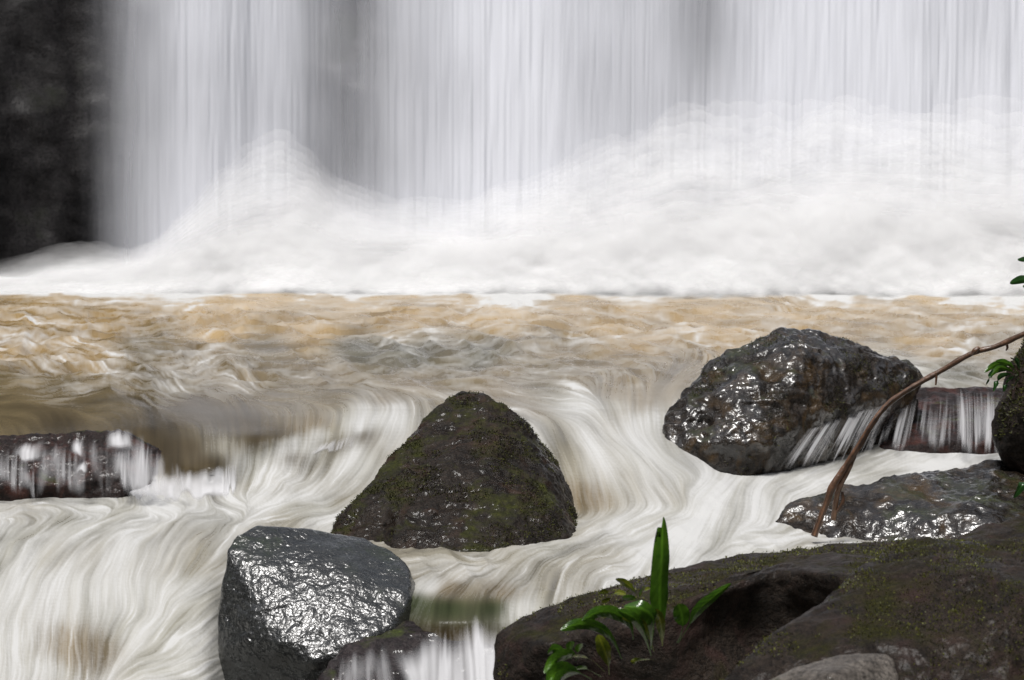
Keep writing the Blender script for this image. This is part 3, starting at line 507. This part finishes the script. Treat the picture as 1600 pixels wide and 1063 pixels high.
# ledges
o = hull_rock('rock_ledge', [[(-330, 705, 8.75), (0, 690, 8.80), (120, 680, 8.84), (190, 676, 8.88), (240, 700, 8.92), (300, 745, 8.98), (335, 775, 8.9), (190, 745, 8.62), (-330, 770, 8.58), (100, 760, 8.56), (-330, 860, 8.55), (220, 860, 8.75), (-330, 760, 9.3), (240, 760, 9.3), (235, 712, 9.2)],
    [(-330, 738, 8.64), (0, 728, 8.66), (150, 722, 8.66), (205, 760, 8.60), (-330, 860, 8.5), (180, 860, 8.5), (0, 860, 9.), (200, 860, 9.)]],
    M_LEDGE, vox=.011, sm=4, disp=((.03, 5., 4), (.022, 15., 4), (.005, 50., 3)), seed=9)
tag(o, 'dark red-brown rock ledge under thin trickles at the left edge of the pool', 'rock ledge')
o = hull_rock('rock_ledge', [[(1290, 640, 10.0), (1390, 622, 10.1), (1440, 608, 10.2), (1480, 622, 10.1), (1530, 606, 10.2), (1600, 616, 10.2), (1700, 620, 10.2), (1700, 690, 9.6), (1600, 690, 9.55), (1480, 690, 9.5), (1380, 700, 9.45), (1300, 710, 9.45), (1300, 800, 9.5), (1700, 800, 9.5), (1700, 700, 10.6), (1400, 700, 10.6)]],
    M_LEDGE, vox=.012, sm=4, disp=((.03, 4., 4), (.014, 15., 4)), seed=14)
tag(o, 'reddish rock ledge veiled by falling water between the big shining boulder and right bank', 'rock ledge')
o = hull_rock('rock_ledge', [[(540, 1010, 6.72), (620, 975, 6.86), (700, 968, 6.88), (790, 968, 6.85), (830, 985, 6.8), (820, 1070, 6.6), (700, 1070, 6.58), (560, 1070, 6.55), (500, 1060, 6.6), (520, 1170, 6.5), (830, 1170, 6.5), (520, 1100, 7.1), (820, 1100, 7.1)]],
    M_LEDGE2, vox=.009, sm=4, disp=((.025, 6., 4), (.010, 20., 4)), seed=16)
tag(o, 'dark purple-brown ledge behind a white fall at the bottom between two near rocks', 'rock ledge')
# slab on the right with the branch
o = hull_rock('rock_slab', [[(1206, 834, 8.0), (1222, 800, 8.05), (1262, 778, 8.12), (1330, 762, 8.2), (1400, 752, 8.3), (1480, 738, 8.4), (1600, 722, 8.5), (1760, 715, 8.5), (1760, 840, 7.6), (1600, 838, 7.86), (1450, 836, 7.92), (1350, 839, 7.95), (1270, 841, 7.97), (1210, 900, 7.9), (1700, 950, 7.6), (1300, 930, 7.7), (1250, 850, 8.5), (1700, 850, 9.0)]],
    M_SHINY, vox=.010, sm=4, disp=((.035, 4., 2), (.028, 8., 2), (.018, 19., 2), (.005, 45., 2)), ridged=.35, seed=18)
tag(o, 'long low wet slab glittering under the leaning branch on the right', 'rock slab')
# right edge boulder
o = hull_rock('boulder', [[(1602, 528, 8.55), (1585, 560, 8.5), (1572, 600, 8.45), (1556, 640, 8.4), (1552, 670, 8.4), (1560, 705, 8.35), (1582, 732, 8.35), (1620, 745, 8.3), (1700, 750, 8.2), (1760, 640, 8.2), (1700, 500, 8.5), (1640, 505, 8.5), (1600, 640, 8.2), (1700, 640, 8.0), (1600, 800, 8.6), (1650, 600, 9.1), (1760, 600, 9.1), (1700, 760, 9.1)]],
    M_BANK, vox=.009, sm=5, disp=((.03, 5., 4), (.012, 16., 5), (.005, 50., 3)), seed=20)
tag(o, 'near black mossy boulder cut off by the right edge, a small fern on it', 'boulder'); EDGE = o
moss_on(o, 6000, .1, 6., .012, 21, minz=-.1)
# near bank rocks
o = hull_rock('bank_rock', [[(778, 1010, 6.0), (782, 992, 6.05), (830, 968, 6.1), (880, 948, 6.15), (950, 922, 6.2), (1020, 904, 6.3), (1100, 884, 6.35), (1180, 866, 6.45), (1300, 856, 6.5), (1420, 848, 6.5), (1600, 850, 6.5),
     (1160, 925, 5.7), (1300, 915, 5.6), (1080, 945, 5.75), (980, 975, 5.75), (850, 1010, 5.8), (1500, 900, 5.5), (1120, 1000, 5.8), (980, 1040, 5.72), (780, 1090, 5.9), (1200, 1000, 5.95), (1400, 1090, 6.1), (800, 1250, 5.9), (1600, 1250, 5.8), (900, 1200, 6.8), (1500, 1200, 7.2)]],
    M_BANK, vox=.010, sm=5, disp=((.035, 3.5, 4), (.012, 13., 5), (.004, 50., 3)), seed=22,
    dents=((1250, 955, 5.70, .20, .34), (1120, 990, 5.72, .12, .14), (1200, 1010, 5.65, .20, .24)))
tag(o, 'long dark rock with an overhanging moss rim, leafy plants rooted in its face', 'rock'); BANK = o
moss_on(o, 16000, .24, 6., .006, 23, minz=.1, mat=M_MOSS2)
o = hull_rock('bank_rock', [[(1385, 862, 5.55), (1410, 850, 5.6), (1480, 845, 5.65), (1560, 850, 5.7), (1750, 860, 5.7), (1330, 905, 5.4), (1270, 960, 5.2), (1230, 1005, 5.1), (1180, 1040, 5.02), (1120, 1085, 4.95),
     (1400, 900, 5.3), (1500, 890, 5.25), (1420, 1000, 4.95), (1650, 950, 5.0), (1750, 1100, 4.8), (1500, 1120, 4.75), (1100, 1150, 4.9), (1300, 1090, 4.92), (1100, 1300, 4.9), (1750, 1300, 4.7), (1300, 1200, 5.7), (1750, 1100, 6.0)]],
    M_BANK, vox=.009, sm=6, disp=((.045, 3., 4), (.012, 12., 5), (.0035, 50., 3)), seed=25)
tag(o, 'huge rounded mossy rock filling the lower right corner', 'rock')
moss_on(o, 20000, .30, 7., .0055, 27, minz=-.3, mat=M_MOSS2, spots=((1400, 940, 5.15, .07), (1430, 985, 5.05, .09), (1500, 880, 5.3, .1), (1580, 1000, 4.95, .08), (1350, 1050, 4.95, .07)))
o = hull_rock('bank_rock', [[(1190, 1068, 4.75), (1240, 1045, 4.78), (1310, 1026, 4.8), (1380, 1020, 4.82), (1398, 1030, 4.8), (1405, 1060, 4.75), (1300, 1055, 4.65), (1200, 1100, 4.65), (1400, 1150, 4.6), (1200, 1200, 4.6), (1300, 1200, 5.0), (1400, 1080, 4.95)]],
    M_PALEROCK, vox=.008, sm=6, disp=((.012, 5., 4), (.004, 18., 4)), seed=29)
tag(o, 'low pale rounded rock at the bottom edge against the huge mossy rock', 'rock')
o = hull_rock('bank_rock', [[(1490, 848, 7.2), (1540, 822, 7.35), (1610, 806, 7.45), (1750, 800, 7.4), (1600, 838, 7.0), (1480, 866, 6.9), (1750, 880, 6.8), (1600, 950, 7.0), (1750, 900, 7.8), (1500, 900, 7.4)]],
    M_BANK, vox=.010, sm=5, disp=((.02, 5., 4), (.01, 18., 4)), seed=31)
tag(o, 'low flat brown rock at the right edge just below the glittering slab', 'rock')
# ------------------------------------------------------------------ thin cascades over the ledges
def cascade(top, bot, dens, edge=.12, nx=None, seed=1, fr=34, bulge=.03, name='cascade', curve=.5, lo=.0, rag=.4, snap=False):
    nv = 70; tx = np.array([at(*p) for p in top]); bx_ = np.array([at(*p) for p in bot])
    L = np.linalg.norm(np.diff(tx, axis=0), axis=1).sum() + .05; nu = int(L / .004) + 8
    u = np.linspace(0, 1, nu); ti = np.linspace(0, 1, len(top)); bi = np.linspace(0, 1, len(bot))
    T = np.stack([np.interp(u, ti, tx[:, k]) for k in range(3)], -1); B = np.stack([np.interp(u, bi, bx_[:, k]) for k in range(3)], -1)
    v = np.linspace(0, 1, nv)[:, None]
    U, V = np.meshgrid(u, v[:, 0]); G = T[None] * (1 - v[..., None]) + B[None] * v[..., None]
    G[..., 2] = T[None, :, 2] + (B[None, :, 2] - T[None, :, 2]) * V ** (1 + curve)
    G[..., 1] -= bulge * np.sin(V * math.pi * .8)
    O = U * 0; a = U * L
    s = .5 * vnoise(np.stack([a * fr, V * .7, O], -1), seed) + .45 * vnoise(np.stack([a * fr * 3, V * .9, O], -1), seed + 1) + .35 * vnoise(np.stack([a * fr * .35, V * 1.2, O], -1), seed + 2)
    G[..., 1] += .006 * s
    D = dens + .55 * s
    n0 = vnoise(np.stack([a * fr * 3.2, O, O], -1), seed + 5) * .5 + .5; n1 = vnoise(np.stack([a * fr * 1.1, O, O], -1), seed + 6) * .5 + .5
    D *= smooth(V, n0 * rag * .5, n0 * rag * .5 + .5) * (1 - (1 - lo) * smooth(V, .95 - n1 * rag, 1.15 - n1 * rag))
    D *= smooth(U, 0, edge) * smooth(1 - U, 0, edge) * smooth(V + .12 * s, 0.0, .12) * (1 - smooth(V + .15 * s, .85, 1.05) * (1 - lo))
    if snap:                           # lie on the river's own surface
        q = G - np.array([0, 0, CZ]); fw = q[..., 1] * cp - q[..., 2] * sp_; ppx = q[..., 0] / fw * F + 800; prw = 531.5 - (q[..., 1] * sp_ + q[..., 2] * cp) / fw * F
        rr = G3 - np.array([0, 0, CZ]); Yw = sample(G3[..., 1], (ppx + 340) / SX, (prw - 433) / SY) - .02 + .006 * s
        G = np.array([0, 0, CZ]) + q * (Yw / q[..., 1])[..., None]
    me = grid_mesh(name, G[..., 0], G[..., 1], G[..., 2], {'dens': np.clip(D, 0, .95)})
    return link(name, me, M_CASC)
CG = 'small cascades spilling over the rock ledges'
def cas(label, *a, **k): tag(cascade(*a, **k), label, 'cascade', CG)
cas('thin see-through trickles over the red-brown ledge at the left edge', [(-60, 702, 8.60), (60, 694, 8.62), (240, 672, 8.66)], [(-60, 785, 8.42), (60, 785, 8.42), (240, 772, 8.44)], .22, seed=3, fr=30, edge=.05)
cas('pale see-through trickles where the left ledge dips under the brown lip', [(170, 668, 8.62), (230, 690, 8.58), (300, 738, 8.46)], [(165, 780, 8.40), (230, 784, 8.39), (310, 785, 8.38)], .32, seed=31, edge=.2, fr=30)
cas('leftmost short white spout on the ledge at the left edge', [(24, 692, 8.56), (74, 684, 8.57)], [(18, 722, 8.46), (74, 726, 8.46)], .95, seed=5, edge=.5, fr=26)
cas('narrow white spout between two others on the left ledge', [(110, 684, 8.56), (136, 680, 8.56)], [(112, 718, 8.45), (134, 718, 8.45)], .8, seed=6, edge=.5, fr=20)
cas('widest bright white spout near the right end of the left ledge', [(164, 670, 8.60), (210, 665, 8.60)], [(166, 708, 8.48), (214, 712, 8.48)], .98, seed=7, edge=.42, fr=20)
cas('small lower white spout on the second step of the left ledge', [(122, 722, 8.48), (142, 714, 8.48)], [(118, 742, 8.42), (140, 740, 8.42)], .85, seed=8, edge=.5, fr=20)
cas('row of white falls under the smooth brown lip left of centre', [(170, 748, 8.55), (240, 738, 8.56), (350, 725, 8.5), (372, 712, 8.5)], [(170, 782, 8.36), (240, 783, 8.36), (350, 783, 8.33), (375, 775, 8.33)], .8, seed=10, edge=.12, fr=26, snap=True)
cas('low broken white water under the small dark ledge left of the pyramid boulder', [(500, 692, 8.85), (560, 675, 8.9)], [(480, 715, 8.72), (556, 700, 8.8)], .3, seed=13, edge=.2, fr=34, snap=True)
cas('dark sliding sheet of water running down beside the big shining boulder', [(1290, 640, 9.2), (1360, 615, 9.5), (1420, 606, 9.6)], [(1200, 740, 8.75), (1290, 735, 8.9), (1350, 725, 9.1)], .26, seed=15, edge=.2, fr=60)
cas('thin veil over the reddish ledge behind the branch', [(1380, 622, 9.75), (1440, 610, 9.8), (1500, 612, 9.8)], [(1340, 715, 9.3), (1420, 712, 9.3), (1500, 708, 9.3)], .12, seed=17, edge=.1, fr=50)
cas('brighter tumbling fall next to the near black boulder at the right', [(1490, 604, 9.7), (1530, 606, 9.7), (1590, 610, 9.7)], [(1492, 715, 9.2), (1530, 715, 9.2), (1580, 712, 9.2)], .34, seed=19, edge=.12, fr=55)
cas('bright white fall at the bottom edge between the two near rocks', [(600, 1020, 6.62), (650, 994, 6.66), (688, 976, 6.70), (706, 984, 6.70), (722, 970, 6.72), (742, 958, 6.74), (760, 966, 6.73), (784, 988, 6.7)], [(640, 1085, 6.45), (690, 1085, 6.45), (745, 1085, 6.45), (780, 1085, 6.45)], .85, seed=21, edge=.1, fr=20, lo=1)
cas('small white trickle at the bottom edge right beside the flat topped boulder', [(508, 1036, 6.40), (556, 1014, 6.48), (612, 1000, 6.55)], [(512, 1090, 6.34), (556, 1090, 6.36), (625, 1090, 6.4)], .25, seed=23, edge=.2, fr=26, lo=1)
# ------------------------------------------------------------------ branch
def tube(name, pts, rad, mat, parent=None, seg=10, sub=8, wob=.15, seed=1):
    P = [np.array(p) for p in pts]; n = len(P); out = []; rr = []
    for i in range(n - 1):
        p0 = P[max(i - 1, 0)]; p1 = P[i]; p2 = P[i + 1]; p3 = P[min(i + 2, n - 1)]
        for k in range(sub + (i == n - 2)):
            t = k / sub; out.append(.5 * ((2 * p1) + (p2 - p0) * t + (2 * p0 - 5 * p1 + 4 * p2 - p3) * t * t + (3 * p1 - p0 - 3 * p2 + p3) * t ** 3)); rr.append(rad[i] * (1 - t) + rad[i + 1] * t)
    out = np.array(out); rr = np.array(rr); m = len(out)
    tg = np.gradient(out, axis=0); tg /= np.linalg.norm(tg, axis=1, keepdims=True)
    ref = np.array([0, 1., 0]); a = np.cross(tg, ref); a /= np.linalg.norm(a, axis=1, keepdims=True); b = np.cross(tg, a)
    th = np.linspace(0, 2 * math.pi, seg + 1)
    g = out[:, None] + (a[:, None] * np.cos(th)[None, :, None] + b[:, None] * np.sin(th)[None, :, None]) * rr[:, None, None]
    w1 = vnoise(g * 45, seed) * wob + vnoise(g * 14, seed + 3) * wob
    g = out[:, None] + (g - out[:, None]) * (1 + w1[..., None])
    g[:, -1] = g[:, 0]
    g = np.concatenate([np.repeat(out[:1][:, None], seg + 1, 1), g, np.repeat(out[-1:][:, None], seg + 1, 1)], 0)
    ax = np.cumsum(np.r_[0, rr, 0]); st = vnoise(np.stack([np.broadcast_to(np.cos(th) * 2.2, g.shape[:2]), np.broadcast_to(np.sin(th) * 2.2, g.shape[:2]), np.broadcast_to((ax * 2.)[:, None], g.shape[:2])], -1), seed) * .5 + .5
    return link(name, grid_mesh(name, g[..., 0], g[..., 1], g[..., 2], {'stripe': st}), mat, parent)
def rel(pts, o): return [tuple(at(*p) - o.location) for p in pts]
br = empty('branch', at(1276, 834, 7.72)); tag(br, 'bare curved brown branch leaning over the river with its foot on the wet slab', 'branch')
tube('stem', rel([(1272, 838, 7.72), (1284, 805, 7.72), (1300, 762, 7.72), (1322, 728, 7.72), (1342, 698, 7.71), (1366, 658, 7.7), (1392, 628, 7.7), (1428, 604, 7.68), (1470, 580, 7.66), (1520, 552, 7.62), (1560, 540, 7.6), (1605, 520, 7.55), (1660, 500, 7.5)], br),
     [.013, .013, .014, .012, .0125, .0115, .0115, .0105, .0105, .0115, .0095, .0105, .010], M_BARK, br, seed=3)
tube('side_stem', rel([(1302, 812, 7.76), (1306, 785, 7.75), (1312, 760, 7.74), (1324, 735, 7.73), (1336, 712, 7.72)], br), [.011, .012, .011, .011, .007], M_BARK, br, seed=5, wob=.22)
tube('side_stem', rel([(1308, 800, 7.74), (1317, 785, 7.74), (1316, 768, 7.74)], br), [.006, .007, .004], M_BARK, br, seed=7, wob=.25)
tube('twig', rel([(1462, 582, 7.66), (1463, 590, 7.66), (1462, 602, 7.66)], br), [.006, .005, .003], M_BARK, br, seed=9)
tube('twig', rel([(1572, 536, 7.6), (1574, 543, 7.6), (1572, 548, 7.6)], br), [.007, .005, .003], M_BARK, br, seed=11)
tube('knot', rel([(1518, 555, 7.61), (1524, 548, 7.6), (1530, 543, 7.6)], br), [.006, .012, .006], M_BARK, br, seed=13)
# ------------------------------------------------------------------ leaves
def leaf(pts, width, mat, parent, side=(1, .2, 0), fold=.25, name='leaf', shape='strap', ragged=False, seed=1):
    P = [np.array(p) for p in pts]; n = len(P); out = []; sub = 9
    for i in range(n - 1):
        p0 = P[max(i - 1, 0)]; p1 = P[i]; p2 = P[i + 1]; p3 = P[min(i + 2, n - 1)]
        for k in range(sub + (i == n - 2)):
            t = k / sub; out.append(.5 * ((2 * p1) + (p2 - p0) * t + (2 * p0 - 5 * p1 + 4 * p2 - p3) * t * t + (3 * p1 - p0 - 3 * p2 + p3) * t ** 3))
    C = np.array(out); m = len(C); t = np.linspace(0, 1, m)
    if shape == 'strap': wd = width * np.clip(smooth(t, 0, .5) * .85 + .12, 0, 1) * np.sqrt(np.clip(1 - smooth(t, .72, 1.02), 0, 1))
    elif shape == 'lance': wd = width * (.08 + np.sin(np.clip((t - .25) / .75, 0, 1) * math.pi) ** .8)
    else: wd = width * (np.sin(np.clip((t - .45) / .55, 0, 1) * math.pi) ** .6 + .08 * (1 - t))
    tg = np.gradient(C, axis=0); tg /= np.linalg.norm(tg, axis=1, keepdims=True) + 1e-9
    s = np.array(side, float); s = s - tg * (tg @ s)[:, None]; s /= np.linalg.norm(s, axis=1, keepdims=True); nr = np.cross(s, tg)
    c = np.linspace(-1, 1, 9)
    wob = 1 + .08 * vnoise(np.stack([t * 9, t * 0, t * 0 + seed], -1), seed)
    g = C[:, None] + s[:, None] * c[None, :, None] * (wd * wob)[:, None, None] - nr[:, None] * (np.abs(c)[None, :, None] ** 1.3) * (wd * fold)[:, None, None]
    g += nr[:, None] * (.06 * wd[:, None] * np.sin(t * 26 + seed)[:, None] * np.abs(c)[None] ** 2)[..., None]
    if ragged:
        k = m - 1; g[-3:, :4] = g[-6:-3, :4]; g[-4:, :2] = g[-7:-3, :2]
    rib = np.broadcast_to(np.abs(c), g.shape[:2]); vein = np.sin(np.abs(c)[None] * 9 + t[:, None] * 60) * .5 + .5
    return link(name, grid_mesh(name, g[..., 0], g[..., 1], g[..., 2], {'rib': rib, 'vein': vein}), mat, parent)
def plant(name, base, label, cat='plant', group=None):
    e = empty(name, at(*base)); tag(e, label, cat, group); return e
def L_(e, pts, wpx, mat, **k):         # width given at the leaf's own distance
    Y = pts[0][2]; leaf(rel(pts, e), wpx * 1.15 / F * Y * .5, mat, e, **k)
D0 = 5.42
e = plant('strap_leaf_plant', (1030, 1005, D0), 'plant with one tall upright strap leaf and arching leaves on the dark near rock')
L_(e, [(1034, 1000, D0), (1032, 965, D0), (1031, 925, D0 - .01), (1034, 870, D0 - .02), (1036, 808, D0)], 27, M_LEAF, shape='strap', ragged=True, fold=.35)
for i, (pts, wpx, mt, shp) in enumerate([
    ([(1022, 1018, D0), (1012, 985, D0 - .05), (995, 968, D0 - .09), (968, 958, D0 - .10), (940, 962, D0 - .08)], 15, M_YLEAF, 'strap'),
    ([(1035, 1010, D0), (1034, 985, D0 - .03), (1030, 965, D0 - .05), (1018, 952, D0 - .07)], 14, M_YLEAF, 'strap'),
    ([(1018, 1015, D0), (1020, 990, D0 - .05), (1020, 965, D0 - .08), (1000, 950, D0 - .10), (975, 948, D0 - .08)], 22, M_LEAF, 'strap'),
    ([(1018, 1025, D0), (1005, 985, D0 - .08), (990, 965, D0 - .13), (965, 953, D0 - .15)], 14, M_LEAF, 'strap'),
    ([(990, 1000, D0 - .05), (985, 975, D0 - .08), (960, 958, D0 - .12), (935, 957, D0 - .15), (910, 970, D0 - .17)], 17, M_LEAF, 'strap'),
    ([(972, 1030, D0 - .05), (955, 995, D0 - .10), (930, 978, D0 - .14), (900, 976, D0 - .17), (876, 985, D0 - .18)], 15, M_LEAF, 'strap'),
    ([(952, 1055, D0 - .05), (950, 1035, D0 - .08), (942, 1010, D0 - .1), (934, 992, D0 - .1)], 18, M_YLEAF, 'lance'),
    ([(1025, 1030, D0 - .02), (1005, 1032, D0 - .05), (985, 1034, D0 - .06)], 10, M_YLEAF, 'lance')]):
    L_(e, pts, wpx, mt, shape=shp, side=(.5, .3, .8) if i in (0, 2, 3, 4, 5) else (1, .2, .1), fold=.3, seed=i)
e = plant('seedling', (1060, 1008, D0), 'two leafed green seedling right of the tall strap leaf')
L_(e, [(1058, 1005, D0), (1066, 985, D0 - .02), (1066, 965, D0 - .03), (1060, 944, D0 - .04)], 24, M_LEAF, shape='broad', fold=.15)
L_(e, [(1060, 1005, D0), (1078, 975, D0 - .03), (1090, 955, D0 - .05), (1112, 935, D0 - .06), (1142, 912, D0 - .05)], 15, M_LEAF, shape='lance', side=(.6, .2, -.7), fold=.3)
e = plant('seedling', (996, 935, 5.75), 'tiny sprig on the rim just left of the tall strap leaf')
for i, p in enumerate([[(998, 938, 5.75), (990, 922, 5.73), (976, 910, 5.72), (962, 905, 5.7)], [(998, 938, 5.75), (1002, 925, 5.73), (1008, 916, 5.72)], [(998, 938, 5.75), (1006, 924, 5.74), (1016, 920, 5.72)], [(998, 938, 5.75), (988, 935, 5.72), (972, 934, 5.7)]]):
    L_(e, p, 8, M_LEAF if i % 2 else M_YLEAF, shape='lance', side=(.6, .2, .7), seed=i)
e = plant('seedling', (950, 925, 6.0), 'sparse yellow-green sprig on the rim left of the tiny sprig')
for i, p in enumerate([[(955, 930, 5.95), (945, 925, 5.93), (935, 928, 5.9)], [(955, 930, 5.95), (965, 926, 5.93), (978, 929, 5.9)], [(955, 932, 5.95), (952, 938, 5.93), (940, 940, 5.9)]]):
    L_(e, p, 8, M_YLEAF, shape='lance', side=(.6, .2, .7), seed=i + 3)
e = plant('leafy_plant', (905, 1060, 5.3), 'low leafy plant with drooping glossy leaves at the bottom edge')
for i, (p, wpx) in enumerate([([(905, 1030, 5.22), (895, 1022, 5.18), (870, 1030, 5.12), (850, 1052, 5.1)], 18), ([(910, 1045, 5.2), (890, 1042, 5.15), (870, 1050, 5.1), (852, 1075, 5.08)], 20),
    ([(925, 1062, 5.2), (900, 1050, 5.13), (880, 1055, 5.08), (862, 1080, 5.05)], 18), ([(892, 1030, 5.22), (880, 1018, 5.18), (866, 1014, 5.16), (856, 1022, 5.14)], 12), ([(893, 1030, 5.22), (891, 1016, 5.2), (892, 1002, 5.18)], 12),
    ([(900, 1032, 5.22), (903, 1018, 5.2), (907, 1006, 5.18)], 11), ([(945, 1050, 5.3), (925, 1032, 5.25), (905, 1026, 5.2), (890, 1028, 5.18)], 8), ([(940, 1058, 5.28), (915, 1045, 5.2), (898, 1046, 5.18)], 10)]):
    L_(e, p, wpx, M_LEAF if i != 6 else M_YLEAF, shape='lance' if i < 4 else 'broad', side=(.4, .4, .8) if i < 4 else (1, .2, .3), seed=i + 9)
e = plant('fern', (1590, 592, 8.38), 'small bright fern tuft drooping off the near black boulder at the right edge')
for i, p in enumerate([[(1592, 585, 8.36), (1575, 570, 8.32), (1555, 570, 8.28), (1538, 582, 8.26)], [(1592, 588, 8.36), (1572, 578, 8.3), (1552, 582, 8.26), (1540, 602, 8.24)], [(1592, 590, 8.36), (1575, 585, 8.3), (1560, 592, 8.26), (1552, 612, 8.24)],
    [(1592, 588, 8.36), (1582, 572, 8.3), (1570, 566, 8.28), (1556, 564, 8.26)], [(1592, 592, 8.36), (1582, 590, 8.3), (1572, 600, 8.26), (1568, 612, 8.25)], [(1594, 585, 8.36), (1592, 568, 8.32), (1586, 560, 8.3)],
    [(1592, 586, 8.36), (1578, 578, 8.3), (1562, 574, 8.27), (1545, 590, 8.25)], [(1594, 592, 8.36), (1590, 596, 8.3), (1584, 606, 8.27)]]):
    L_(e, p, 7.5, M_DLEAF if i % 3 else M_LEAF, shape='lance', side=(.5, .3, .8), seed=i + 20)
e = plant('leafy_twig', (1625, 425, 8.3), 'dark leaf tips poking in at the right edge above the branch')
L_(e, [(1640, 432, 8.3), (1610, 436, 8.27), (1595, 437, 8.26), (1578, 443, 8.24)], 11, M_DLEAF, shape='lance', side=(.3, .2, .9), fold=.2)
L_(e, [(1640, 400, 8.3), (1615, 404, 8.27), (1590, 406, 8.26)], 8, M_DLEAF, shape='lance', side=(.3, .2, .9), fold=.2)
L_(e, [(1640, 440, 8.3), (1615, 450, 8.27), (1598, 447, 8.26)], 6, M_DLEAF, shape='lance', side=(.3, .2, .9), fold=.2)
tube('stem', rel([(1610, 436, 8.27), (1640, 430, 8.3), (1672, 470, 8.4), (1685, 525, 8.5)], e), [.002, .003, .004, .005], M_BARK, e)
e = plant('leafy_twig', (1620, 770, 7.6), 'single dark leaf hanging at the right edge over the glittering slab')
L_(e, [(1630, 735, 7.5), (1612, 745, 7.48), (1598, 758, 7.46), (1584, 778, 7.45)], 12, M_DLEAF, shape='lance', side=(.7, .2, .6), fold=.2)
